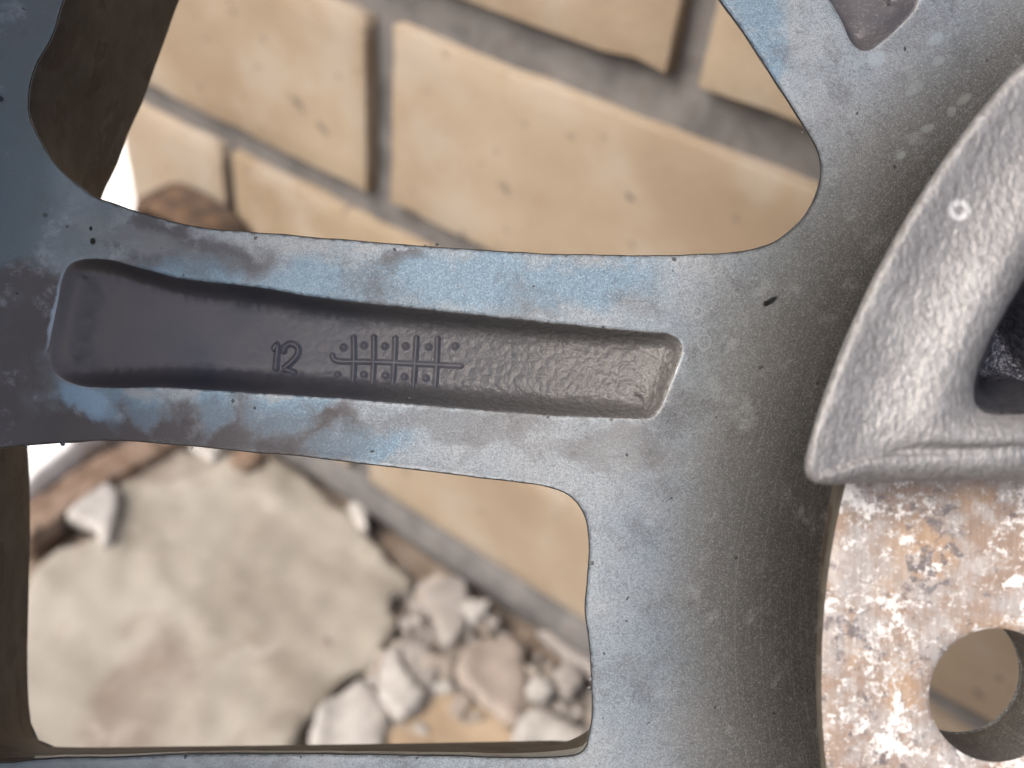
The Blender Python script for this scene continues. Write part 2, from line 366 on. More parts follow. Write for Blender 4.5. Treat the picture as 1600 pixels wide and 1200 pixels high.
def mirror(L, p, deg):
    a = math.radians(2*deg); c, s = math.cos(a), math.sin(a); q = np.asarray(L) - p
    return np.column_stack([q[:, 0]*c + q[:, 1]*s, q[:, 0]*s - q[:, 1]*c]) + p

o1 = [(152,-170),(134,-110),(114,-48),(98,0),(86,40),(71,73),(60,92),(50,115),(44,140),(44,172),(50,195),(60,216),(88,260),(120,288),(148,308),(192,324),(240,340),(312,356),(400,364),(520,374),(640,384),(760,392),(840,397),(920,399),
      (1040,400),(1120,397),(1150,395),(1187,388),(1217,375),(1247,349),(1266,325),(1276,303),(1283,277),(1283,255),(1277,232),(1259,199),(1225,146),(1191,94),(1161,49),(1127,0)]
o1 = np.array([P(*q) for q in o1])
tip = np.array(P(1397, 420, 0))
o1 = np.vstack([o1, mirror(o1[:20], tip, 150.0)[::-1]])
O1 = ccw(spline(o1, True, .8))
o2 = [(0,699),(49,694),(112,690),(169,687),(232,690),(300,696),(412,707),(445,709),(580,725),(715,741),(805,752),(850,758),(881,768),(904,786),(917,813),(921,838),(922,853),(920,889),(917,920),(916,948),(920,993),(924,1033),
      (926,1092),(925,1130),(920,1150),(918,1166),(909,1177),(892,1182),(864,1184),(827,1185),(700,1182),(500,1179),(300,1179),(187,1184),(112,1185),(56,1188),(0,1193),(-40,1190),(-66,1165),(-78,1120),(-84,950),(-80,790),(-66,730),(-38,705)]
O2 = ccw(spline([P(*q) for q in o2], True, .8))
ra = [(116,409),(142,404),(169,405),(195,412),(232,422),(285,435),(337,441),(412,450),(487,463),(605,477),(740,491),(852,503),(942,512),(1010,518),(1042,521),(1058,528),(1066,540),(1065,553),(1055,581),(1041,617),(1031,640),
      (1022,651),(1008,655),(978,654),(852,649),(740,640),(605,629),(492,620),(380,613),(262,606),(161,606),(124,602),(98,593),(84,580),(77,551),(79,525),(88,484),(97,435),(105,417)]
RA = ccw(spline([P(*q) for q in ra], True, .7))
axis0 = 180.0 + AX
RB_END = np.array(P(1335, 73, 0))
def to_rb(L, bend=True):                                       # the recess of the mirrored spoke: reflection across the wide opening
    Q = mirror(np.asarray(L), tip, 150.0)
    if bend:
        d = Q - RB_END; a = np.radians(-13.0*np.exp(-(np.hypot(d[:, 0], d[:, 1])/13.0)**2)); c, s_ = np.cos(a), np.sin(a)
        Q = RB_END + np.column_stack([d[:, 0]*c - d[:, 1]*s_, d[:, 0]*s_ + d[:, 1]*c])
    return rotC(Q + (1.5, -.4), 60.0)
def from_rb(L): return mirror(rotC(L, -60.0) - (1.5, -.4), tip, 150.0)

ZF = -30.0
def far_offset(L, kind):
    N = normals2(L); d = np.zeros(len(L))
    nx, ny = N[:, 0], N[:, 1]
    sm = lambda v, a, b: np.clip((v-a)/(b-a), 0, 1)**2*(3 - 2*np.clip((v-a)/(b-a), 0, 1))
    if kind == 1:
        phi = np.degrees(np.arctan2(ny, nx)) % 360
        d = 12.5*sm(nx, .05, .6) + 1.6*sm(-nx, .5, .9) + 9.0*np.exp(-((phi - 220)/24)**2)
        F = L + N*d[:, None]
        for _ in range(6): F = .5*F + .25*(np.roll(F, 1, 0) + np.roll(F, -1, 0))
        return F
    q = [(30,600),(43,694),(47,800),(45,920),(43,1040),(46,1110),(52,1143),(62,1158),(80,1166),(110,1167.5),(300,1166),(600,1162),(850,1157),(925,1154),(950,1120),(952,900),(938,790),(880,745),(600,708),(300,672),(110,640),(60,610)]
    Fq = resample(spline([((x-800)*(HC-ZF)/FPX, (600-y)*(HC-ZF)/FPX) for x, y in q], True, .8), .4)
    c = np.array([-32.0, -30.0])
    ta = np.arctan2(Fq[:, 1]-c[1], Fq[:, 0]-c[0]); tr = np.hypot(Fq[:, 1]-c[1], Fq[:, 0]-c[0]); o = np.argsort(ta)
    a = np.arctan2(L[:, 1]-c[1], L[:, 0]-c[0]); r = np.interp(a, ta[o], tr[o], period=2*math.pi)
    return np.column_stack([c[0] + r*np.cos(a), c[1] + r*np.sin(a)])

ZF = -30.0
loops, edges_at, holes, recs = [], [], [], []
pts2, zs, cons = [], [], []                   # CDT input
def add_loop(L, z):
    i0 = len(pts2); n = len(L)
    pts2.extend(map(tuple, L)); zs.extend(np.broadcast_to(z, (n,)))
    cons.extend((i0 + i, i0 + (i+1) % n) for i in range(n))
    return i0, n
walls = []
hole_polys, rec_polys, floor_polys = [], [], []
def wobble(L, amp, seed):                     # as-cast unevenness of a trimmed edge
    N = normals2(L)
    return L + N*np.array([amp*(mnoise.noise((x*.35, y*.35, seed)) + .15*mnoise.noise((x*1.1, y*1.1, seed))) for x, y in L])[:, None]
def rec_depth(L, Lorig):                       # depth along the recess by original x
    x = Lorig[:, 0]
    t = np.clip((x - P(70, 0, 0)[0])/(P(390, 0, 0)[0] - P(70, 0, 0)[0]), 0, 1)
    u = np.clip((x - P(830, 0, 0)[0])/(P(1060, 0, 0)[0] - P(830, 0, 0)[0]), 0, 1)
    return .45 + 4.6*np.sin(t*math.pi/2) - 3.1*u**1.4
for k in range(6):
    fine = k == 0
    for kind, L in ((1, O1), (2, O2)):
        st = .8 if (k == 0) else 2.2
        R = rotC(wobble(resample(L, st), .10, kind), -60.0*k)
        F = rotC(far_offset(resample(L, st), kind), -60.0*k)
        N = normals2(R)
        i0, n = add_loop(R, zsurf(R[:, 0], R[:, 1]) - .05)
        Q = R + N*.45; add_loop(Q, zsurf(Q[:, 0], Q[:, 1]))
        hole_polys.append(R); walls.append((i0, n, R, F))
    for j, L0 in enumerate((RA, RA)):
        st = .6 if (k == 0 and j == 0) or (k == 1 and j == 1) else 2.5
        Lr = wobble(resample(L0, st), .085, 9); src = Lr
        if j == 1: Lr = to_rb(Lr)[::-1]; src = src[::-1]
        N = normals2(Lr); N0 = normals2(ccw(src)) if area(src) > 0 else -normals2(src)
        ang = -60.0*k
        base = zsurf(Lr[:, 0], Lr[:, 1])
        d = rec_depth(Lr, src)
        wd = 1.0 + .45*np.clip((-N0[:, 1] - .3)/.5, 0, 1) + .5*np.clip((N0[:, 0] - .3)/.5, 0, 1) + .25*np.clip((-N0[:, 0] - .6)/.4, 0, 1)
        prof = ((.45, 0.0, 0), (.0, .01, 0), (-.22, 0, .07), (-.55, 0, .36), (-.95, 0, .66), (-1.35, 0, .87), (-2.0, 0, 1.0)) if st < 1 else ((.4, 0, 0), (0, .2, 0), (-1.9, 0, 1.0))
        for off, da, dk in prof:
            Q = rotC(Lr + N*(off*(wd if off < 0 else 1.0)).reshape(-1, 1) if off < 0 else Lr + N*off, ang)
            zz = base - da if dk == 0 else base - .06 - (d - .06)*dk
            add_loop(Q, zz)
            if off == 0.0: rec_polys.append(Q)
        floor_polys.append((Q, base - d, Lr + N*prof[-1][0], src, ang, j))
# grid points
gx = []
X0, X1, Y0, Y1 = -82, 76, -60, 58
s = 1.25
for iy in range(int((Y1 - Y0)/(s*.866)) + 1):
    for ix in range(int((X1 - X0)/s) + 1):
        gx.append((X0 + ix*s + (iy & 1)*s/2, Y0 + iy*s*.866))
s = 5.0; RO = 212.0
for iy in range(int(2*RO/(s*.866)) + 1):
    for ix in range(int(2*RO/s) + 1):
        x, y = CX - RO + ix*s + (iy & 1)*s/2, CY - RO + iy*s*.866
        r = math.hypot(x - CX, y - CY)
        if 80.5 < r < RO - 2 and not (X0 - 2 < x < X1 + 2 and Y0 - 2 < y < Y1 + 2): gx.append((x, y))
gx = np.array(gx); rr = np.hypot(gx[:, 0] - CX, gx[:, 1] - CY); gx = gx[(rr > 79.8) & (rr < RO - .6)]
kd = KDTree(len(pts2))
for i, p in enumerate(pts2): kd.insert((p[0], p[1], 0), i)
kd.balance()
keep = np.array([kd.find((x, y, 0))[2] > .78 for x, y in gx])
gx = gx[keep]
bad = np.zeros(len(gx), bool)
for L in hole_polys: bad |= inside(L, gx)
gx = gx[~bad]
gz = zsurf(gx[:, 0], gx[:, 1])
inrec = np.zeros(len(gx), bool); drop = np.zeros(len(gx), bool)
for Lt, (Lf, zf_, Lorig, src, ang, j) in zip(rec_polys, floor_polys):
    a = inside(Lt, gx); b = inside(Lf, gx)
    drop |= a & ~b
    if b.any():
        q = rotC(gx[b], -ang)
        if j == 1: q = from_rb(q)
        gz[b] = zsurf(gx[b][:, 0], gx[b][:, 1]) - rec_depth(None, q)
gx, gz = gx[~drop], gz[~drop]
pts2.extend(map(tuple, gx)); zs.extend(gz)
for R_, n_ in ((79.1, 400), (RO, 400)):
    a = np.linspace(0, 2*math.pi, n_, endpoint=False)
    q = np.column_stack([CX + R_*np.cos(a), CY + R_*np.sin(a)])
    add_loop(q, zsurf(q[:, 0], q[:, 1]))
ov, oe, of, oov, ooe, oof = delaunay_2d_cdt([Vector(p) for p in pts2], cons, [], 0, 1e-6)
V2 = np.array([(v.x, v.y) for v in ov]); zs = np.array(zs, float)
VZ = np.array([zs[src[0]] if src else np.nan for src in oov])
nanm = np.isnan(VZ); VZ[nanm] = zsurf(V2[nanm, 0], V2[nanm, 1])
inv = {s_: i for i, srcs in enumerate(oov) for s_ in srcs}
T = np.array(of)
cen = V2[T].mean(1); rc = np.hypot(cen[:, 0] - CX, cen[:, 1] - CY)
ok = (rc > 79.0) & (rc < RO)
for L in hole_polys:
    ok &= ~inside(L, cen)
T, cen, rc = T[ok], cen[ok], rc[ok]
A2 = V2[T]; cr = (A2[:, 1, 0]-A2[:, 0, 0])*(A2[:, 2, 1]-A2[:, 0, 1]) - (A2[:, 1, 1]-A2[:, 0, 1])*(A2[:, 2, 0]-A2[:, 0, 0])
T[cr < 0] = T[cr < 0][:, ::-1]
tm = np.zeros(len(T), int)
for L in rec_polys: tm[inside(L, cen)] = 1
def region(c):
    r = np.hypot(c[:, 0] - CX, c[:, 1] - CY); a = np.degrees(np.arctan2(c[:, 1] - CY, c[:, 0] - CX))
    k = np.floor(((axis0 - a) % 360)/30.0).astype(int)          # 0: axis to 30 deg clockwise, ...
    return np.where(r > 187.5, 100, np.where(r < 115.5, 101, k))
reg = region(cen)
V3 = [np.column_stack([V2, VZ])]; nv = len(V2)
faces = [list(map(int, t)) for t in T]; freg = list(reg); fm = list(tm)
for i0, n, R, F in walls:
    top = [inv[i0 + i] for i in range(n)]
    N = normals2(R); zt = zsurf(R[:, 0], R[:, 1]) - .05
    rings = [top]
    for f, off, dz in ((None, -.16, .16), (.10, 0, 0), (.55, 0, 0), (1.0, 0, 0)):
        if f is None: q = np.column_stack([R + N*off, zt - dz])
        else: q = np.column_stack([(R - N*.2)*(1-f) + (F - N*.2*(1-f))*f, (zt - .3)*(1-f) + ZF*f])
        V3.append(q); rings.append(list(range(nv, nv + n))); nv += n
    rg = region(R)
    for a, b in zip(rings, rings[1:]):
        for i in range(n):
            j = (i+1) % n
            faces.append([a[j], a[i], b[i], b[j]]); freg.append(rg[i]); fm.append(3 if a is top else 2 if (rg[i] == 100 or b is rings[-1] or b is rings[-2]) else 0)
V3 = np.vstack(V3)
# vertex normals of the whole casting, so its parts meet without a seam
tri = np.array([(f[0], f[1], f[2]) for f in faces] + [(f[0], f[2], f[3]) for f in faces if len(f) == 4])
fn = np.cross(V3[tri[:, 1]] - V3[tri[:, 0]], V3[tri[:, 2]] - V3[tri[:, 0]])
fl_ = np.linalg.norm(fn, axis=1); fn = fn/(fl_[:, None] + 1e-12)*np.minimum(fl_, .35)[:, None]
VN = np.zeros_like(V3)
for c in range(3): np.add.at(VN, tri[:, c], fn)
VN /= np.linalg.norm(VN, axis=1)[:, None] + 1e-12

wheel = empty("alloy_wheel", WHEEL_M, "stained grey cast alloy wheel seen from its hollow back, leaning by the brick wall", "wheel")
freg = np.array(freg); fm = np.array(fm)
def sub(name, code, extra=None, emats=None):
    ids = np.nonzero(freg == code)[0]
    used = sorted({v for i in ids for v in faces[i]}); mp = {v: i for i, v in enumerate(used)}
    Vv = V3[used]*.001; Ff = [[mp[v] for v in faces[i]] for i in ids]; Nn = VN[used]; mi = fm[ids]
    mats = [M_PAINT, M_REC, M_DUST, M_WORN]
    return new_mesh(name, Vv, Ff, mats, wheel, None, True, mi, Nn)
spokes = {}
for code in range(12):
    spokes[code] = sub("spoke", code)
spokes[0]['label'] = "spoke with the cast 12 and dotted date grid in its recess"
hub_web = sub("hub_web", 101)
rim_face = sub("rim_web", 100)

def lathe(name, prof, mat, n=220, a0=0, a1=360, parent=wheel):
    full = abs(a1 - a0) >= 360
    m = n if full else n + 1
    V = []; F = []
    for i in range(m):
        a = math.radians(a0 + (a1 - a0)*i/n)
        for r, z in prof: V.append(((CX + r*math.cos(a))*.001, (CY + r*math.sin(a))*.001, z*.001))
    q = len(prof)
    for i in range(n):
        j = (i+1) % m
        for k in range(q - 1): F.append((i*q + k, j*q + k, j*q + k+1, i*q + k+1))
    return new_mesh(name, V, F, mat, parent)
zb = float(zsurf(CX + RO, CY))
lathe("rim_barrel", [(RO, zb), (214, zb+4), (216, 30), (218, 60), (216, 92), (221, 106), (223, 117), (230, 119), (230, 122), (222.5, 123.5), (219, 121), (219, 110), (220, 92), (222, 60), (220, 20), (217, 0), (210, -12), (211, -24), (222, -27), (228, -29), (228, -33), (218, -34), (205, -30)][::-1], M_DUST)
lathe("hub_wall", [(79.2, float(zsurf(CX+79.1, CY))-.2), (78.9, -8), (78.8, 2), (79.5, 8), (83, 11.0), (88.0, 14.2), (89.3, 15.9), (89.75, 16.8), (89.45, 17.64)], M_DUST)
lathe("lug_well", [(78.2, 8.2), (78.2, 2), (78.6, -24), (84, -30)], M_DUST)
lathe("centre_bore", [(53, 17.9), (53, 8.0)], M_PAINT)

# front skin, keeps the casting solid
pf, cf = [], []
for _, n, R, F in walls:
    Q = resample(F, 3.0); i0 = len(pf); pf.extend(map(tuple, Q)); cf.extend((i0+i, i0+(i+1) % len(Q)) for i in range(len(Q)))
for R_ in (84.0, 206.0):
    a = np.linspace(0, 2*math.pi, 160, endpoint=False); i0 = len(pf)
    pf.extend((CX + R_*math.cos(t), CY + R_*math.sin(t)) for t in a); cf.extend((i0+i, i0+(i+1) % 160) for i in range(160))
fv, _, ff, *_ = delaunay_2d_cdt([Vector(p) for p in pf], cf, [], 0, 1e-5)
fv = np.array([(v.x, v.y) for v in fv]); ff = np.array(ff); c = fv[ff].mean(1); rcc = np.hypot(c[:, 0]-CX, c[:, 1]-CY)
ok = (rcc > 84) & (rcc < 206)
for _, n, R, F in walls: ok &= ~inside(F, c)
new_mesh("front_face", np.column_stack([fv, np.full(len(fv), ZF)])*.001, ff[ok], M_PAINT, wheel, smooth=False)

# pocketed bosses between the lugs
ZB = 28.0
def boss_loop(inset_side, ro, ri, rad, n=220):
    """outline in the boss frame: axis along +u from the wheel centre; sides parallel to the lug axes, arc outside"""
    half = 25.0 + inset_side
    pts = []
    # corners by intersecting the side lines (offset from axes at +-30 deg) with circles
    def side(r, sgn):                          # point at radius r on the side line
        a = math.radians(30); t = math.sqrt(max(r*r - half*half, 0))
        # line direction along axis at sgn*30deg, shifted inward by half
        dx, dy = math.cos(a), math.sin(a)*sgn
        nx, ny = math.sin(a), -math.cos(a)*sgn
        return np.array((dx*t + nx*half, dy*t + ny*half))
    A, Bp = side(ro, 1), side(ro, -1); C_, D = side(ri, -1), side(ri, 1)
    aA, aB = math.atan2(A[1], A[0]), math.atan2(Bp[1], Bp[0])
    poly = [D, A] + [ro*np.array((math.cos(t), math.sin(t))) for t in np.linspace(aA, aB, 60)[1:-1]] + [Bp, C_]
    L = resample(np.array(poly), .25)
    m = int(rad/.25)
    for _ in range(3):                          # round the corners
        ker = np.ones(2*m//3*2+1); ker /= ker.sum(); h = len(ker)//2
        E = np.vstack([L[-h:], L, L[:h]])
        L = np.column_stack([np.convolve(E[:, 0], ker, 'valid'), np.convolve(E[:, 1], ker, 'valid')])
    cc = np.array((74.0, 0.0)); th = np.arctan2(L[:, 1]-cc[1], L[:, 0]-cc[0]); rr_ = np.hypot(L[:, 0]-cc[0], L[:, 1]-cc[1])
    o = np.argsort(th); th, rr_ = th[o], rr_[o]
    q = np.linspace(-math.pi, math.pi, n, endpoint=False)
    rq = np.interp(q, th, rr_, period=2*math.pi)
    return np.column_stack([cc[0] + rq*np.cos(q), cc[1] + rq*np.sin(q)])
Lo = boss_loop(0, 97.6, 56, 3.2); Lp = boss_loop(4.0, 87.6, 60, 4.8); Lf_ = boss_loop(10.5, 78.8, 65, 3.4)
Lo_in = ccw(Lo); Lo_in = Lo_in - normals2(Lo_in)*3.0
# mounting flange with the six lug holes
ZP = 18.0
pf, cf, pz = [], [], []
def fl_loop(x, y, r, n, z=ZP):
    i0 = len(pf)
    for i in range(n):
        a = 2*math.pi*i/n; pf.append((x + r*math.cos(a), y + r*math.sin(a)))
    cf.extend((i0+i, i0+(i+1) % n) for i in range(n))
fl_loop(CX, CY, 89.4, 420); fl_loop(CX, CY, 53, 160)
lug = []
for k in range(6):
    a = math.radians(axis0 + 60*k); x, y = CX + 69.85*math.cos(a), CY + 69.85*math.sin(a)
    lug.append((x, y)); fl_loop(x, y, 8.1, 64); fl_loop(x, y, 7.5, 64)
g = []
for iy in range(-100, 101):
    for ix in range(-100, 101):
        s_ = .9
        x, y = CX + ix*s_ + (iy & 1)*.45, CY + iy*s_*.87
        r = math.hypot(x-CX, y-CY)
        if 53.6 < r < 88.9 and x < 76 and min(math.hypot(x-lx, y-ly) for lx, ly in lug) > 8.7: g.append((x, y))
pf.extend(g)
fv, _, ff, *_ = delaunay_2d_cdt([Vector(p) for p in pf], cf, [], 0, 1e-6)
fv = np.array([(v.x, v.y) for v in fv]); ff = np.array(ff); c = fv[ff].mean(1); rcc = np.hypot(c[:, 0]-CX, c[:, 1]-CY)
ok = (rcc > 53) & (rcc < 89.4)
for lx, ly in lug: ok &= np.hypot(c[:, 0]-lx, c[:, 1]-ly) > 7.5
BOSS_A = [axis0 - 30 - 60*k for k in range(6)]
FLANGE_CUT = True
ff = ff[ok]; c = c[ok]
def tri_ccw(V, F):
    a = V[F]; cr = (a[:, 1, 0]-a[:, 0, 0])*(a[:, 2, 1]-a[:, 0, 1]) - (a[:, 1, 1]-a[:, 0, 1])*(a[:, 2, 0]-a[:, 0, 0])
    F[cr < 0] = F[cr < 0][:, ::-1]; return F
for a_ in BOSS_A:                             # nothing under the pockets
    t_ = math.radians(a_); q = c - (CX, CY); q = np.column_stack([q[:, 0]*math.cos(t_) + q[:, 1]*math.sin(t_), -q[:, 0]*math.sin(t_) + q[:, 1]*math.cos(t_)])
    m_ = ~inside(Lo_in, q); ff = ff[m_]; c = c[m_]
ff = tri_ccw(fv, ff)
fz = np.array([ZP + .22*(mnoise.noise((x*.55, y*.55, 3.1))) + .16*mnoise.noise((x*1.6, y*1.6, 1)) - (.35 if math.hypot(x-CX, y-CY) > 89.2 else 0) for x, y in fv])
for lx, ly in lug: fz[np.hypot(fv[:, 0]-lx, fv[:, 1]-ly) < 7.6] = ZP - .45
Vf = list(np.column_stack([fv, fz])*.001); Ff = [tuple(f) for f in ff]; mi = [0]*len(Ff)
nV = len(Vf); Vf += [np.array((x*.001, y*.001, .0082)) for x, y in fv]; fu = [t_ for t_, r_ in zip(ff, np.hypot(*(fv[ff].mean(1) - (CX, CY)).T)) if r_ < 82]; Ff += [(a+nV, c_+nV, b+nV) for a, b, c_ in fu]; mi += [1]*len(fu)   # underside
for lx, ly in lug:                            # bores of the lug holes
    i0 = len(Vf)
    for i in range(64):
        a = 2*math.pi*i/64
        for r, z in ((7.5, ZP-.45), (7.5, ZP-9), (8.5, ZP-10.2)): Vf.append(((lx + r*math.cos(a))*.001, (ly + r*math.sin(a))*.001, z*.001))
    for i in range(64):
        j = (i+1) % 64
        for k in range(2): Ff.append((i0+i*3+k, i0+i*3+k+1, i0+j*3+k+1, i0+j*3+k)); mi.append(1)
new_mesh("mounting_flange", Vf, Ff, [M_FLANGE, M_PAINT], wheel, mi=mi)

def boss_mesh():
    rings = []
    def ring(L, z): rings.append(np.column_stack([L, np.full(len(L), z) if np.isscalar(z) else z]))
    No = -normals2(Lo) if area(Lo) < 0 else normals2(Lo)
    # outer wall goes down past the flange to the groove only outside it
    r = np.hypot(Lo[:, 0], Lo[:, 1])
    w_ = np.clip((r - 82.0)/8.0, 0, 1)[:, None]; cb = np.array((70.0, 0.0)); sc_ = lambda f: cb + (Lo - cb)*f
    ring(sc_(.97 - .40*w_), 15.5 - 8*w_[:, 0]); ring(sc_(.98 - .22*w_), 17.5 - 1.0*w_[:, 0]); ring(sc_(.995 - .05*w_), 22.0)
    fr_ = (.8 + 1.9*np.clip((95.5 - r)/4.0, 0, 1))[:, None]
    for a in (0, 20, 40, 60, 75, 90):
        t = math.radians(a); ring(Lo - No*(fr_*(1-math.cos(t))), ZB - fr_[:, 0] + fr_[:, 0]*math.sin(t))
    Ls = Lo - No*fr_
    for f in (.15, .3, .45, .6, .75, .88, 1.0): ring(Ls*(1-f) + Lp*f, ZB + .5*f*f - .8*math.sin(f*math.pi)*np.clip((np.hypot(*(Ls - Lp).T) - 2.0)/7.0, 0, 1))
    for f, dz in ((.09, -.05), (.19, -.28), (.30, -.85), (.42, -2.0), (.56, -4.4), (.70, -8.8), (.84, -14.6), (.94, -18.2), (1.0, -19)): ring(Lp*(1-f) + Lf_*f, ZB + .5 + dz)
    cc = np.array((74.0, 0.0))
    for f in (.8, .55, .3, .08): ring(cc + (Lf_ - cc)*f, ZB - 18.5 - .8*(1-f))
    return rings
rings = boss_mesh(); nb = len(Lo)
bV = np.vstack(rings)
# cast unevenness
bV[:, 2] += np.array([.10*mnoise.noise((x*.9, y*.9, z*.5)) + .05*mnoise.noise((x*2.3, y*2.3, z)) for x, y, z in bV])
bF, bm = [], []
for k in range(len(rings)-1):
    for i in range(nb):
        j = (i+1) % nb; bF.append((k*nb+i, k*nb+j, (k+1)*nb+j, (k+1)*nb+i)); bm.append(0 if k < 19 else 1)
bF.append(tuple((len(rings)-1)*nb + i for i in range(nb))); bm.append(1)
for k in range(6):
    a = math.radians(axis0 - 30 - 60*k); c, s_ = math.cos(a), math.sin(a)
    V = np.column_stack([CX + bV[:, 0]*c - bV[:, 1]*s_, CY + bV[:, 0]*s_ + bV[:, 1]*c, bV[:, 2]])*.001
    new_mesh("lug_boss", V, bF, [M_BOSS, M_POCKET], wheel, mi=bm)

# casting marks on the floor of the recess
zfl = lambda x: -float(rec_depth(None, np.array([[x, 0]]))[0])
def PF(px, py):
    z = -5.0
    for _ in range(4): x, y = P(px, py, z); z = zfl(x)
    return Vector((x, y, z))
def bead(pts, r, hz, V, F, caps=True):
    pts = [Vector(p) for p in pts]; n = len(pts); prof = [(1.25, 0), (.8, .16), (.42, .72), (0, 1), (-.42, .72), (-.8, .16), (-1.25, 0)]
    i0 = len(V)
    ext = [pts[0] - (pts[1]-pts[0]).normalized()*r*.7] + pts + [pts[-1] + (pts[-1]-pts[-2]).normalized()*r*.7]
    for i, p in enumerate(ext):
        d = (ext[min(i+1, n+1)] - ext[max(i-1, 0)]); d.z = 0; d.normalize(); sd_ = Vector((-d.y, d.x, 0))
        e = .12 if i in (0, n+1) else 1.0
        for c, s_ in prof: V.append(tuple((p + sd_*c*r*e*1.25 + Vector((0, 0, s_*hz*e - .06)))*.001))
    for i in range(n+1):
        for k in range(6): F.append((i0+i*7+k, i0+i*7+k+1, i0+(i+1)*7+k+1, i0+(i+1)*7+k))
def mark(name, strokes, r, hz, label=None):
    V, F = [], []
    for st in strokes:
        q = spline([(p[0], p[1]) for p in st], False, 4.0); q = np.vstack([q, st[-1]])
        bead([PF(*p) for p in q], r, hz, V, F)
    o = new_mesh(name, V, F, M_MARK, spokes[0])
    if label: o['label'] = label
    return o
mark("cast_number", [[(427,547),(434,538),(433,556),(431,578)], [(443,551),(446,541),(455,537),(464,541),(467,549),(462,559),(452,569),(443,576)], [(443,576),(452,579),(462,583)]], .42, .66, "raised cast number 12")
ribs = [[(553,525),(553.5,562),(552,598)], [(584.5,524),(584.5,562),(582,600)], [(618,526),(616.5,563),(613.5,603)], [(651,526),(649,564),(646,606)], [(684,527),(682.5,566),(680,607)]]
for k, rb in enumerate(ribs): mark("grid_rib", [rb], .38, .62)
mark("grid_rib", [[(519,553),(521,560),(527,564),(560,565),(600,566),(650,568.5),(722,572)]], .38, .56)
dv, df = [], []
for a in range(10):
    for b in range(4): dv.append((math.cos(a*.6283)*(1.15, .75, .45, .2)[b], math.sin(a*.6283)*(1.15, .75, .45, .2)[b], (0, .22, .72, .96)[b]))
dv.append((0, 0, 1.0)); df = [(a*4+b, ((a+1) % 10)*4+b, ((a+1) % 10)*4+b+1, a*4+b+1) for a in range(10) for b in range(3)] + [(a*4+3, ((a+1) % 10)*4+3, 40) for a in range(10)]
dot0 = None
for px, py in ((537,543),(569,540),(601.5,541),(634,541),(670,542),(711,541),(528,586),(569,585.5),(602.5,587),(632,589),(665.5,591)):
    q = PF(px, py)
    if dot0 is None:
        dot0 = new_mesh("date_dot", [(x*.00066, y*.00066, z*.0005) for x, y, z in dv], df, M_MARK, spokes[0]); o = dot0
    else:
        o = dot0.copy(); COL.objects.link(o); o.parent = spokes[0]
    o.location = (q.x*.001, q.y*.001, q.z*.001 - .00005)

# tiny casting flecks standing on the edges
def fleck(px, py, r):
    x, y = P(px, py); z = float(zsurf(x, y))
    return [( (x + vx*r)*.001, (y + vy*r)*.001, (z + vz*r)*.001) for vx, vy, vz in dv]
fV, fF = [], []
for px, py, r in ((683,382,.20),(664,384,.14),(856,651,.22),(955,655,.2),(1035,640,.15),(1290,338,.22),(1298,341,.15),(1303,362,.12),(520,375,.1),(640,622,.12),(800,751,.14),(1254,207,.1),(925,880,.25),(923,1062,.25),(921,1075,.2),(240,1184,.14),(300,700,.1),(98,693,.3),(40,696,.15)):
    i0 = len(fV); fV += fleck(px, py, r); fF += [tuple(i0+i for i in f) for f in df]
fl = new_mesh("casting_fleck", fV, fF, M_BOSS, wheel); fl['kind'] = 'stuff'

# ------------------------------------------------------------------ the brick wall
# wall local frame (m): X along the courses, Y into the wall, Z up; origin = traced joint crossing
WM = Matrix.Translation(W(wall_o))
wallE = empty("brick_wall", WM, "yellow brick wall with recessed grey mortar joints behind the wheel", "wall")
def brick_mesh(name, w, h, d, seed):
    """a pressed brick: soft worn arrises, chipped corners, slightly uneven face"""
    nx, nz = max(6, int(w/14)), 7; V, F = [], []
    def face_pt(i, k, ins, y):
        x = -w/2 + ins + (w - 2*ins)*i/nx; z = -h/2 + ins + (h - 2*ins)*k/nz
        return x, y, z
    idx = {}
    for layer, (ins, y) in enumerate(((1.1, 0.0), (.4, .25), (0.0, 1.0), (0.0, d))):
        for i in range(nx+1):
            for k in range(nz+1):
                edge = i in (0, nx) or k in (0, nz)
                if layer in (1, 2, 3) and not edge: continue
                x, yy, z = face_pt(i, k, ins, y)
                n1 = mnoise.noise((x*.05 + seed*7, z*.05, 1)); n2 = mnoise.noise((x*.16 + seed*3, z*.16, 5))
                if edge and layer < 3:
                    ch = max(0, n2*1.6 + n1 - .25)
                    x -= math.copysign(min(1.4*ch, 2.4), x) if i in (0, nx) else 0; z -= math.copysign(min(1.6*ch, 2.6), z) if k in (0, nz) else 0
                    x += .5*n1; z += .45*n2
                V.append((x*.001, (yy - d/2 + .5*n1 + (.35*n2 if layer == 0 else 0))*.001, z*.001)); idx[(layer, i, k)] = len(V)-1
    for i in range(nx):
        for k in range(nz): F.append((idx[0, i, k], idx[0, i+1, k], idx[0, i+1, k+1], idx[0, i, k+1]))
    rim = [(i, 0) for i in range(nx)] + [(nx, k) for k in range(nz)] + [(i, nz) for i in range(nx, 0, -1)] + [(0, k) for k in range(nz, 0, -1)]
    for layer in range(3):
        for q in range(len(rim)):
            a, b = rim[q], rim[(q+1) % len(rim)]
            F.append((idx[(layer,)+a], idx[(layer+1,)+a], idx[(layer+1,)+b], idx[(layer,)+b]))
    F.append(tuple(idx[(3,)+a] for a in rim)[::-1])
    me = bpy.data.meshes.new(name); me.from_pydata(V, [], F); me.materials.append(M_BRICK)
    me.polygons.foreach_set('use_smooth', np.ones(len(me.polygons), bool)); me.update(); return me
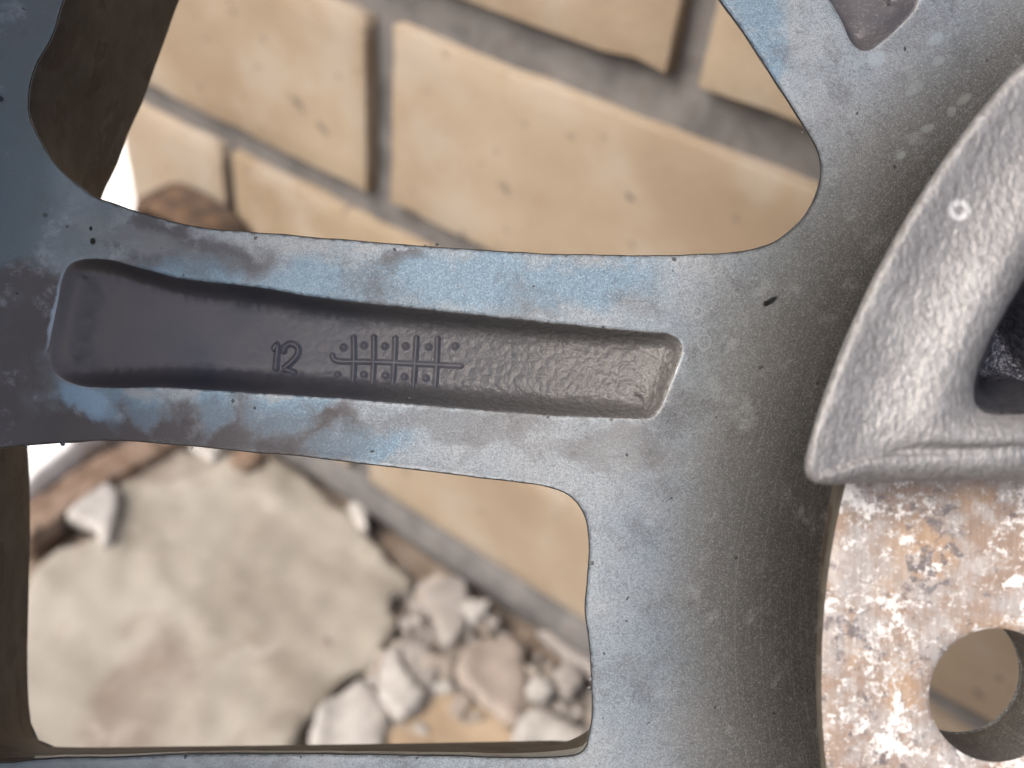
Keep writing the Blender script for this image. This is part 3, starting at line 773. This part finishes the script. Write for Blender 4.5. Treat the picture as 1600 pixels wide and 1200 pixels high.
def brick(u0, u1, v0, v1, seed, dy=0.0):
    w, h = (u1-u0)*K, (v1-v0)*K; d = 120.0
    o = bpy.data.objects.new("brick", brick_mesh("brick", w, h, d, seed)); COL.objects.link(o); o.parent = wallE
    o.location = ((u0+u1)/2*K*.001, (d/2 + dy)*.001, -(v0+v1)/2*K*.001)
    o.rotation_euler = (random.uniform(-.006, .006), 0, random.uniform(-.008, .008))
END = -195
rows = [(-208, -110, [-60, 205]), (-110+1.5, -9, [-130, 133, 395]), (10.5, 91.2, [-193, 0, 262]), (108, 193, [-105, 160, 420]), (206, 285, [-16, 246])]
rows_full = {0: [(END, -68), (-52, 198), (212, 460), (474, 720)], 1: [(-125, 127.5), (139, 390), (402, 655)], 2: [(END+4, -7.5), (6.3, 258), (270, 520)],
             3: [(END+1, -110), (-101, 152), (164, 416), (428, 680)], 4: [(-180, -24), (-8.3, 244), (256, 508)]}
yr = [(-208, -112), (-100, -9), (10.5, 91.3), (107.5, 193), (206.5, 285)]
sd_i = 0
for i, (v0, v1) in enumerate(yr):
    for u0, u1 in rows_full[i]:
        sd_i += 1; brick(u0, u1, v0, v1, sd_i, random.uniform(-1.2, 1.2))
brick(END, -137, -100, -9, 77)
for rr_i in range(1, 4):                       # courses further up, out of the picture
    for c_ in range(4):
        u0 = END + c_*264 - (130 if rr_i & 1 else 0)
        u0c = max(u0, END); sd_i += 1; brick(u0c, u0 + 252, -208 - 98*rr_i - 2, -208 - 98*rr_i + 84, sd_i, random.uniform(-1, 1))
# mortar bed: a slightly wavy slab behind the brick faces
mv, mf = [], []
NU, NV = 90, 60; U0, U1, V0, V1 = END+6, 690, -500, 330
for iv in range(NV+1):
    for iu in range(NU+1):
        u = U0 + (U1-U0)*iu/NU; v = V0 + (V1-V0)*iv/NV
        mv.append((u*K*.001, (6.5 + 2.0*mnoise.noise((u*.03, v*.03, 0)) + 1.2*mnoise.noise((u*.11, v*.11, 4)))*.001, -v*K*.001))
for iv in range(NV):
    for iu in range(NU): a = iv*(NU+1)+iu; mf.append((a, a+NU+1, a+NU+2, a+1))
n0 = len(mv)
for u, v in ((U0, V0), (U1, V0), (U1, V1), (U0, V1)): mv.append((u*K*.001, .115, -v*K*.001))
for u, v in ((U0, V0), (U1, V0), (U1, V1), (U0, V1)): mv.append((u*K*.001, .009, -v*K*.001))
mf += [(n0, n0+1, n0+2, n0+3)] + [(n0+i, n0+(i+1) % 4, n0+4+(i+1) % 4, n0+4+i) for i in range(4)]
new_mesh("mortar", mv, mf, M_MORTAR, wallE)
# bottom joint squeezed out as a rounded ledge along the foot of the wall
lv, lf = [], []
for i in range(101):
    u = END + 10 + (690-END)*i/100
    for t in range(8):
        a = math.pi*t/7
        wob = 1 + .18*mnoise.noise((u*.04, t*.5, 7))
        lv.append((u*K*.001, (9 - (13*math.sin(a))*wob)*.001, -(302 - 15*math.cos(a)*1.0 + 1.2*mnoise.noise((u*.05, 2, 1)))*K*.001))
for i in range(100):
    for t in range(7): lf.append((i*8+t, i*8+t+1, (i+1)*8+t+1, (i+1)*8+t))
new_mesh("mortar_ledge", lv, lf, M_MORTAR, wallE)

# ------------------------------------------------------------------ ground and rubble
def G(px, py, z=0.0):                           # photo pixel -> world point at height z (m)
    d = B3 @ Vector(((px-800)/FPX, (600-py)/FPX, -1.0)); o = W(cam_o); t = (z - o.z)/d.z
    return o + d*t
gv, gf = [], []
NG = 120
def gcoord(i): t = i/NG*2-1; return math.copysign(abs(t)**3.2, t)*60.0 + t*1.2
gc = G(600, 1000)
for iy in range(NG+1):
    for ix in range(NG+1):
        x, y = gcoord(ix) + gc.x, gcoord(iy) + gc.y
        near = math.exp(-((x-gc.x)**2 + (y-gc.y)**2)/1.0)
        gv.append((x, y, near*(.006*mnoise.noise((x*14, y*14, 0)) + .003*mnoise.noise((x*45, y*45, 0))) - .004))
for iy in range(NG):
    for ix in range(NG): a = iy*(NG+1)+ix; gf.append((a, a+1, a+NG+2, a+NG+1))
tag(new_mesh("ground", gv, gf, M_DIRT), kind="structure")

FLAT = .5
def chunk(name, poly, z0, z1, mat, label, cat, group=None, bev=.004, rough=.0015, tilt=(0, 0), seed=0, step=.0045):
    """a broken flat-ish piece: outline traced at the height of its top, worn edge, uneven faces"""
    z0 *= FLAT; z1 *= FLAT; bev *= .55
    T_ = np.array([G(px, py, z1)[:2] for px, py in poly]); T_ = ccw(resample(spline(T_, True, step) if len(T_) > 12 else T_, step))
    c = T_.mean(0); N = normals2(T_); n = len(T_)
    jit = np.array([mnoise.noise((p[0]*60, p[1]*60, seed)) for p in T_]); jit2 = np.array([mnoise.noise((p[0]*190, p[1]*190, seed+3)) for p in T_]); T_ = T_ + N*(jit*.0026 + jit2*.0018)[:, None]
    zt = lambda p: z1 + tilt[0]*(p[0]-c[0]) + tilt[1]*(p[1]-c[1])
    R_ = []
    R_.append(np.column_stack([T_ + N*.002, np.full(n, z0)]))
    R_.append(np.column_stack([T_ + N*.0012, [z0 + (zt(p)-z0)*.5 for p in T_]]))
    R_.append(np.column_stack([T_, [zt(p) - bev*.8 for p in T_]]))
    R_.append(np.column_stack([T_ - N*bev*.4, [zt(p) - bev*.2 for p in T_]]))
    V = np.vstack(R_); nr = len(R_)
    Lt = R_[-1][:, :2]; st_ = max(.005, step*.8); lo, hi = Lt.min(0), Lt.max(0)
    gp = np.array([(x, y) for x in np.arange(lo[0], hi[0], st_) for y in np.arange(lo[1], hi[1], st_)]).reshape(-1, 2)
    gp = gp[inside(Lt, gp)]
    if len(gp): gp = gp[np.array([np.min(np.hypot(Lt[:, 0]-p[0], Lt[:, 1]-p[1])) > st_*.5 for p in gp])] + rng.uniform(-.2, .2, (1, 2))*st_
    allp = np.vstack([Lt, gp]) if len(gp) else Lt
    dv_, _, df_, do_, *_ = delaunay_2d_cdt([Vector(p) for p in allp], [(i, (i+1) % n) for i in range(n)], [], 1, 1e-7)
    idx = [((nr-1)*n + o_[0]) if (o_ and o_[0] < n) else None for o_ in do_]
    for m_i, (v_, o_) in enumerate(zip(dv_, do_)):
        if idx[m_i] is None: idx[m_i] = len(V); V = np.vstack([V, [[v_.x, v_.y, zt((v_.x, v_.y))]]])
    topF = [tuple(idx[a_] for a_ in f_) for f_ in df_]
    for v in V:
        if v[2] > z0 + .001:
            v[2] += rough*(mnoise.noise((v[0]*55, v[1]*55, seed+1)) + .8*mnoise.noise((v[0]*18, v[1]*18, seed+9)))
            v[0] += rough*.5*mnoise.noise((v[0]*80, v[1]*80, v[2]*80+seed)); 
    F = []
    for k in range(len(R_)-1):
        for i in range(n): j = (i+1) % n; F.append((k*n+i, k*n+j, (k+1)*n+j, (k+1)*n+i))
    F += topF
    F.append(tuple(range(n))[::-1])
    ctr = Vector((c[0], c[1], z0)); V = V - np.array(ctr)
    o = new_mesh(name, V, F, mat, None, Matrix.Translation(ctr))
    tag(o, label, cat, group); return o
RUB = "broken pieces lying at the foot of the wall"
chunk("plaster_sheet", [(206,722),(252,698),(330,706),(382,712),(430,716),(472,736),(531,790),(567,817),(580,840),(612,880),(648,912),(641,925),(616,921),(607,952),(621,966),(604,1000),(590,1033),(540,1056),(500,1100),(472,1132),(450,1180),(420,1260),(60,1280),(10,1150),(30,950),(58,880),(110,850),(148,842),(180,808),(186,754)],
      .004, .022, M_SHEET, "largest cream sheet of broken plaster covering the ground at lower left", "plaster", bev=.004, rough=.0022, seed=3, step=.008)
chunk("plaster_chip", [(104,800),(126,776),(156,752),(170,750),(180,760),(181,800),(172,836),(158,846),(150,820),(130,812)], .020, .040, M_CHALK, "pale chip with a white edge lying on the plaster sheet's upper left corner", "chip", RUB, seed=5)
chunk("stone", [(662,938),(676,908),(704,896),(726,905),(730,945),(722,985),(705,1004),(690,998),(682,962)], .0, .026, M_GREY, "grey brown stone between the plaster sheet and the wall foot", "stone", RUB, seed=8)
chunk("plaster_chip", [(716,946),(736,934),(764,938),(756,958),(738,966)], .008, .030, M_CHALK, "small white chip beside the grey stone below the wall ledge", "chip", RUB, seed=11, bev=.002)
chunk("stone", [(712,1034),(728,1003),(762,990),(800,990),(820,1004),(826,1050),(824,1108),(806,1128),(776,1112),(742,1078),(716,1056)], .0, .030, M_PINK, "pinkish brown rounded stone, biggest of the rubble beside the wall", "stone", RUB, seed=14, bev=.007, rough=.003)
chunk("plaster_chip", [(594,1040),(598,1014),(616,1006),(634,1044),(662,1086),(652,1108),(620,1108),(592,1082)], .004, .032, M_CHALK, "bluish white jagged chip next to the plaster sheet's right end", "chip", RUB, seed=17, bev=.003, tilt=(.2, .1))
chunk("stone", [(622,1000),(642,994),(668,1004),(684,1040),(676,1066),(652,1072),(634,1042)], .0, .026, M_GREY, "grey chip leaning behind the bluish white jagged chip", "stone", RUB, seed=19, bev=.003)
chunk("plaster_chip", [(486,1150),(500,1108),(530,1076),(566,1060),(592,1078),(610,1104),(604,1140),(590,1190),(470,1210)], .004, .030, M_CHALK, "cream white broken lump under the plaster sheet's lower right edge", "chip", RUB, seed=23, bev=.005, rough=.004)
chunk("brick_shard", [(604,1150),(640,1106),(700,1078),(740,1092),(790,1126),(816,1160),(800,1230),(600,1230)], .0, .020, M_TAN, "flat tan brick shard between two white lumps at the bottom", "shard", RUB, seed=27, bev=.003)
chunk("plaster_chip", [(804,1150),(812,1122),(838,1108),(872,1116),(900,1128),(926,1142),(940,1200),(800,1210)], .002, .034, M_CHALK, "cream lump at the window's bottom corner right of the tan shard", "chip", RUB, seed=31, bev=.005, rough=.004)
chunk("plaster_chip", [(826,1072),(838,1054),(860,1058),(866,1080),(848,1096),(830,1090)], .004, .034, M_CHALK, "small white chip right of the pinkish stone", "chip", RUB, seed=33, bev=.003)
chunk("stone", [(868,1044),(884,1030),(906,1034),(912,1062),(896,1084),(874,1074)], .0, .034, M_GREY, "grey stone tucked against the wall ledge by the hub side", "stone", RUB, seed=37, bev=.004)
chunk("plaster_chip", [(600,1092),(640,1064),(664,1078),(652,1100),(624,1112)], .020, .040, M_CHALK, "white flake lying over the bluish white jagged chip", "chip", RUB, seed=39, bev=.002)
chunk("plaster_chip", [(668,1064),(690,1058),(712,1068),(706,1080),(684,1082)], .004, .026, M_CHALK, "thin white flake left of the pinkish stone", "chip", RUB, seed=41, bev=.002)
chunk("plaster_chip", [(548,786),(562,772),(576,800),(574,820),(560,812)], .020, .036, M_CHALK, "white flake on the plaster sheet's corner nearest the wall", "chip", RUB, seed=43, bev=.002)
chunk("slat", [(842,984),(858,982),(935,1028),(960,1050),(950,1062),(900,1030)], .020, .036, M_GREY, "thin pale grey strip lying along the wall foot", "strip", RUB, seed=45, bev=.002)
chunk("wooden_slat", [(20,800),(60,770),(140,718),(230,672),(290,640),(310,668),(250,704),(170,748),(90,806),(40,842)], .0, .040, M_WOOD, "dark weathered wooden slat lying above the plaster sheet", "slat", seed=51, bev=.004)
chunk("plaster_chip", [(300,690),(330,676),(350,700),(330,716)], .020, .034, M_CHALK, "white crumb at the plaster sheet's top edge", "chip", RUB, seed=53, bev=.002)
chunk("stone", [(358,716),(380,690),(410,700),(402,722),(380,730)], .020, .036, M_WOOD, "dark brown clod at the plaster sheet's top edge", "clod", RUB, seed=57, bev=.003)

# gravel and dust crumbs on the ground
cv, cfc = [], []
ico = [(-.52,0,.85),(.52,0,.85),(-.52,0,-.85),(.52,0,-.85),(0,.85,.52),(0,.85,-.52),(0,-.85,.52),(0,-.85,-.52),(.85,.52,0),(-.85,.52,0),(.85,-.52,0),(-.85,-.52,0)]
icf = [(0,1,4),(0,4,9),(9,4,5),(4,8,5),(4,1,8),(8,1,10),(8,10,3),(5,8,3),(5,3,2),(2,3,7),(7,3,10),(7,10,6),(7,6,11),(11,6,0),(0,6,1),(6,10,1),(9,11,0),(9,2,11),(9,5,2),(7,11,2)]
for i in range(800):
    px, py = random.uniform(560, 980), random.uniform(840, 1230)
    p = G(px, py, 0); 
    if (Vector((p.x, p.y, 0)) - Vector((W(wall_o).x, W(wall_o).y, 0))).y > -.012: continue
    r = random.choice((.0015, .002, .0025, .003, .004, .006, .008)); sx = [random.uniform(.6, 1.3) for _ in range(3)]
    i0 = len(cv); cv += [(p.x + x*r*sx[0]*random.uniform(.8, 1.2), p.y + y*r*sx[1]*random.uniform(.8, 1.2), max(0, r*.4 + z*r*sx[2])) for x, y, z in ico]
    cfc += [tuple(i0+k for k in f) for f in icf]
tag(new_mesh("gravel", cv, cfc, M_GREY, smooth=False), kind="stuff")

# white board standing well behind the end of the wall
def onwall(px, py, off):
    d = B3 @ Vector(((px-800)/FPX, (600-py)/FPX, -1.0)); o = W(cam_o); y = W(wall_o).y - off
    return o + d*((y - o.y)/d.y)
dir_ = (B3 @ Vector(((172-800)/FPX, (600-290)/FPX, -1.0))).normalized(); pc_ = W(cam_o) + dir_*1.05
pa, pb = Vector((pc_.x - .20, pc_.y - .05, 0)), Vector((pc_.x + .12, pc_.y - .05, 0)); zt_ = pc_.z + .16

V_, F_ = [], []
NS, NT = 40, 30
for it in range(NT+1):
    for iu in range(NS+1):
        u, t = iu/NS, it/NT
        V_.append(((pb.x - pa.x)*u, .004*mnoise.noise((u*5, t*4, 2)) + .06*t, zt_*t))
for it in range(NT):
    for iu in range(NS): a = it*(NS+1)+iu; F_.append((a, a+1, a+NS+2, a+NS+1))
sh = tag(new_mesh("white_board", V_, F_, M_BAG, None, Matrix.Translation((pa.x, pa.y, 0))), "white board standing far behind the left end of the brick wall", "board")
md = sh.modifiers.new("thickness", 'SOLIDIFY'); md.thickness = .012
chunk("foam_piece", [(-30,790),(20,772),(52,744),(86,716),(120,688),(152,655),(120,620),(40,640),(-40,700)], .0, .060, M_BAG, "bright white foam slab beyond the wooden slat at the far left", "foam", bev=.004, seed=61)

# dark piece of bark leaning on the wall by its left end
bp = [(206,316),(216,308),(232,311),(252,319),(272,331),(292,344),(312,358),(334,384),(344,470),(340,570),(240,570),(216,420)]
fr = [onwall(px, py, .030) for px, py in bp]; c0 = sum(fr, Vector())/len(fr)
V_ = []
for off, ins in ((.004, .0), (.026, .0), (.031, .003), (.032, .008)):
    for p in fr: V_.append(Vector((p.x, W(wall_o).y - off, p.z)) + (c0 - p).normalized()*ins - c0)
nb_ = len(bp); F_ = [tuple(range(nb_)), tuple(range(3*nb_, 4*nb_))[::-1]] + [(k*nb_+i, k*nb_+(i+1) % nb_, (k+1)*nb_+(i+1) % nb_, (k+1)*nb_+i) for k in range(3) for i in range(nb_)]
bk = tag(new_mesh("bark_piece", V_, F_, M_BARK, None, Matrix.Translation(c0)), "dark brown curved piece of bark leaning against the wall's left end", "bark")

# small flat shards and crumbs filling the gaps of the rubble
sv, sf = [], []
for i in range(130):
    px, py = random.uniform(470, 950), random.uniform(860, 1230)
    p = G(px, py, 0)
    if p.y > W(wall_o).y - .012: continue
    n = random.randint(5, 7); r = random.choice((.004, .006, .008, .011, .015)); a0 = random.uniform(0, 6.3); h = r*random.uniform(.25, .6); i0 = len(sv)
    tx, ty = random.uniform(-.5, .5), random.uniform(-.5, .5); zb_ = random.uniform(0, .006)
    rs = [random.uniform(.6, 1.25) for _ in range(n)]
    for q, zz in ((1.1, -.003), (1.0, h*.8), (.8, h)):
        for k in range(n):
            a = a0 + 6.283*k/n; x, y = r*rs[k]*q*math.cos(a), r*rs[k]*q*.75*math.sin(a)
            sv.append((p.x+x, p.y+y, zb_ + zz + (tx*x + ty*y if zz > 0 else 0)))
    for lv_ in range(2): sf += [(i0+lv_*n+k, i0+lv_*n+(k+1) % n, i0+(lv_+1)*n+(k+1) % n, i0+(lv_+1)*n+k) for k in range(n)]
    sf.append(tuple(i0+2*n+k for k in range(n)))
tag(new_mesh("rubble", sv, sf, M_RUB, smooth=False), kind="stuff")
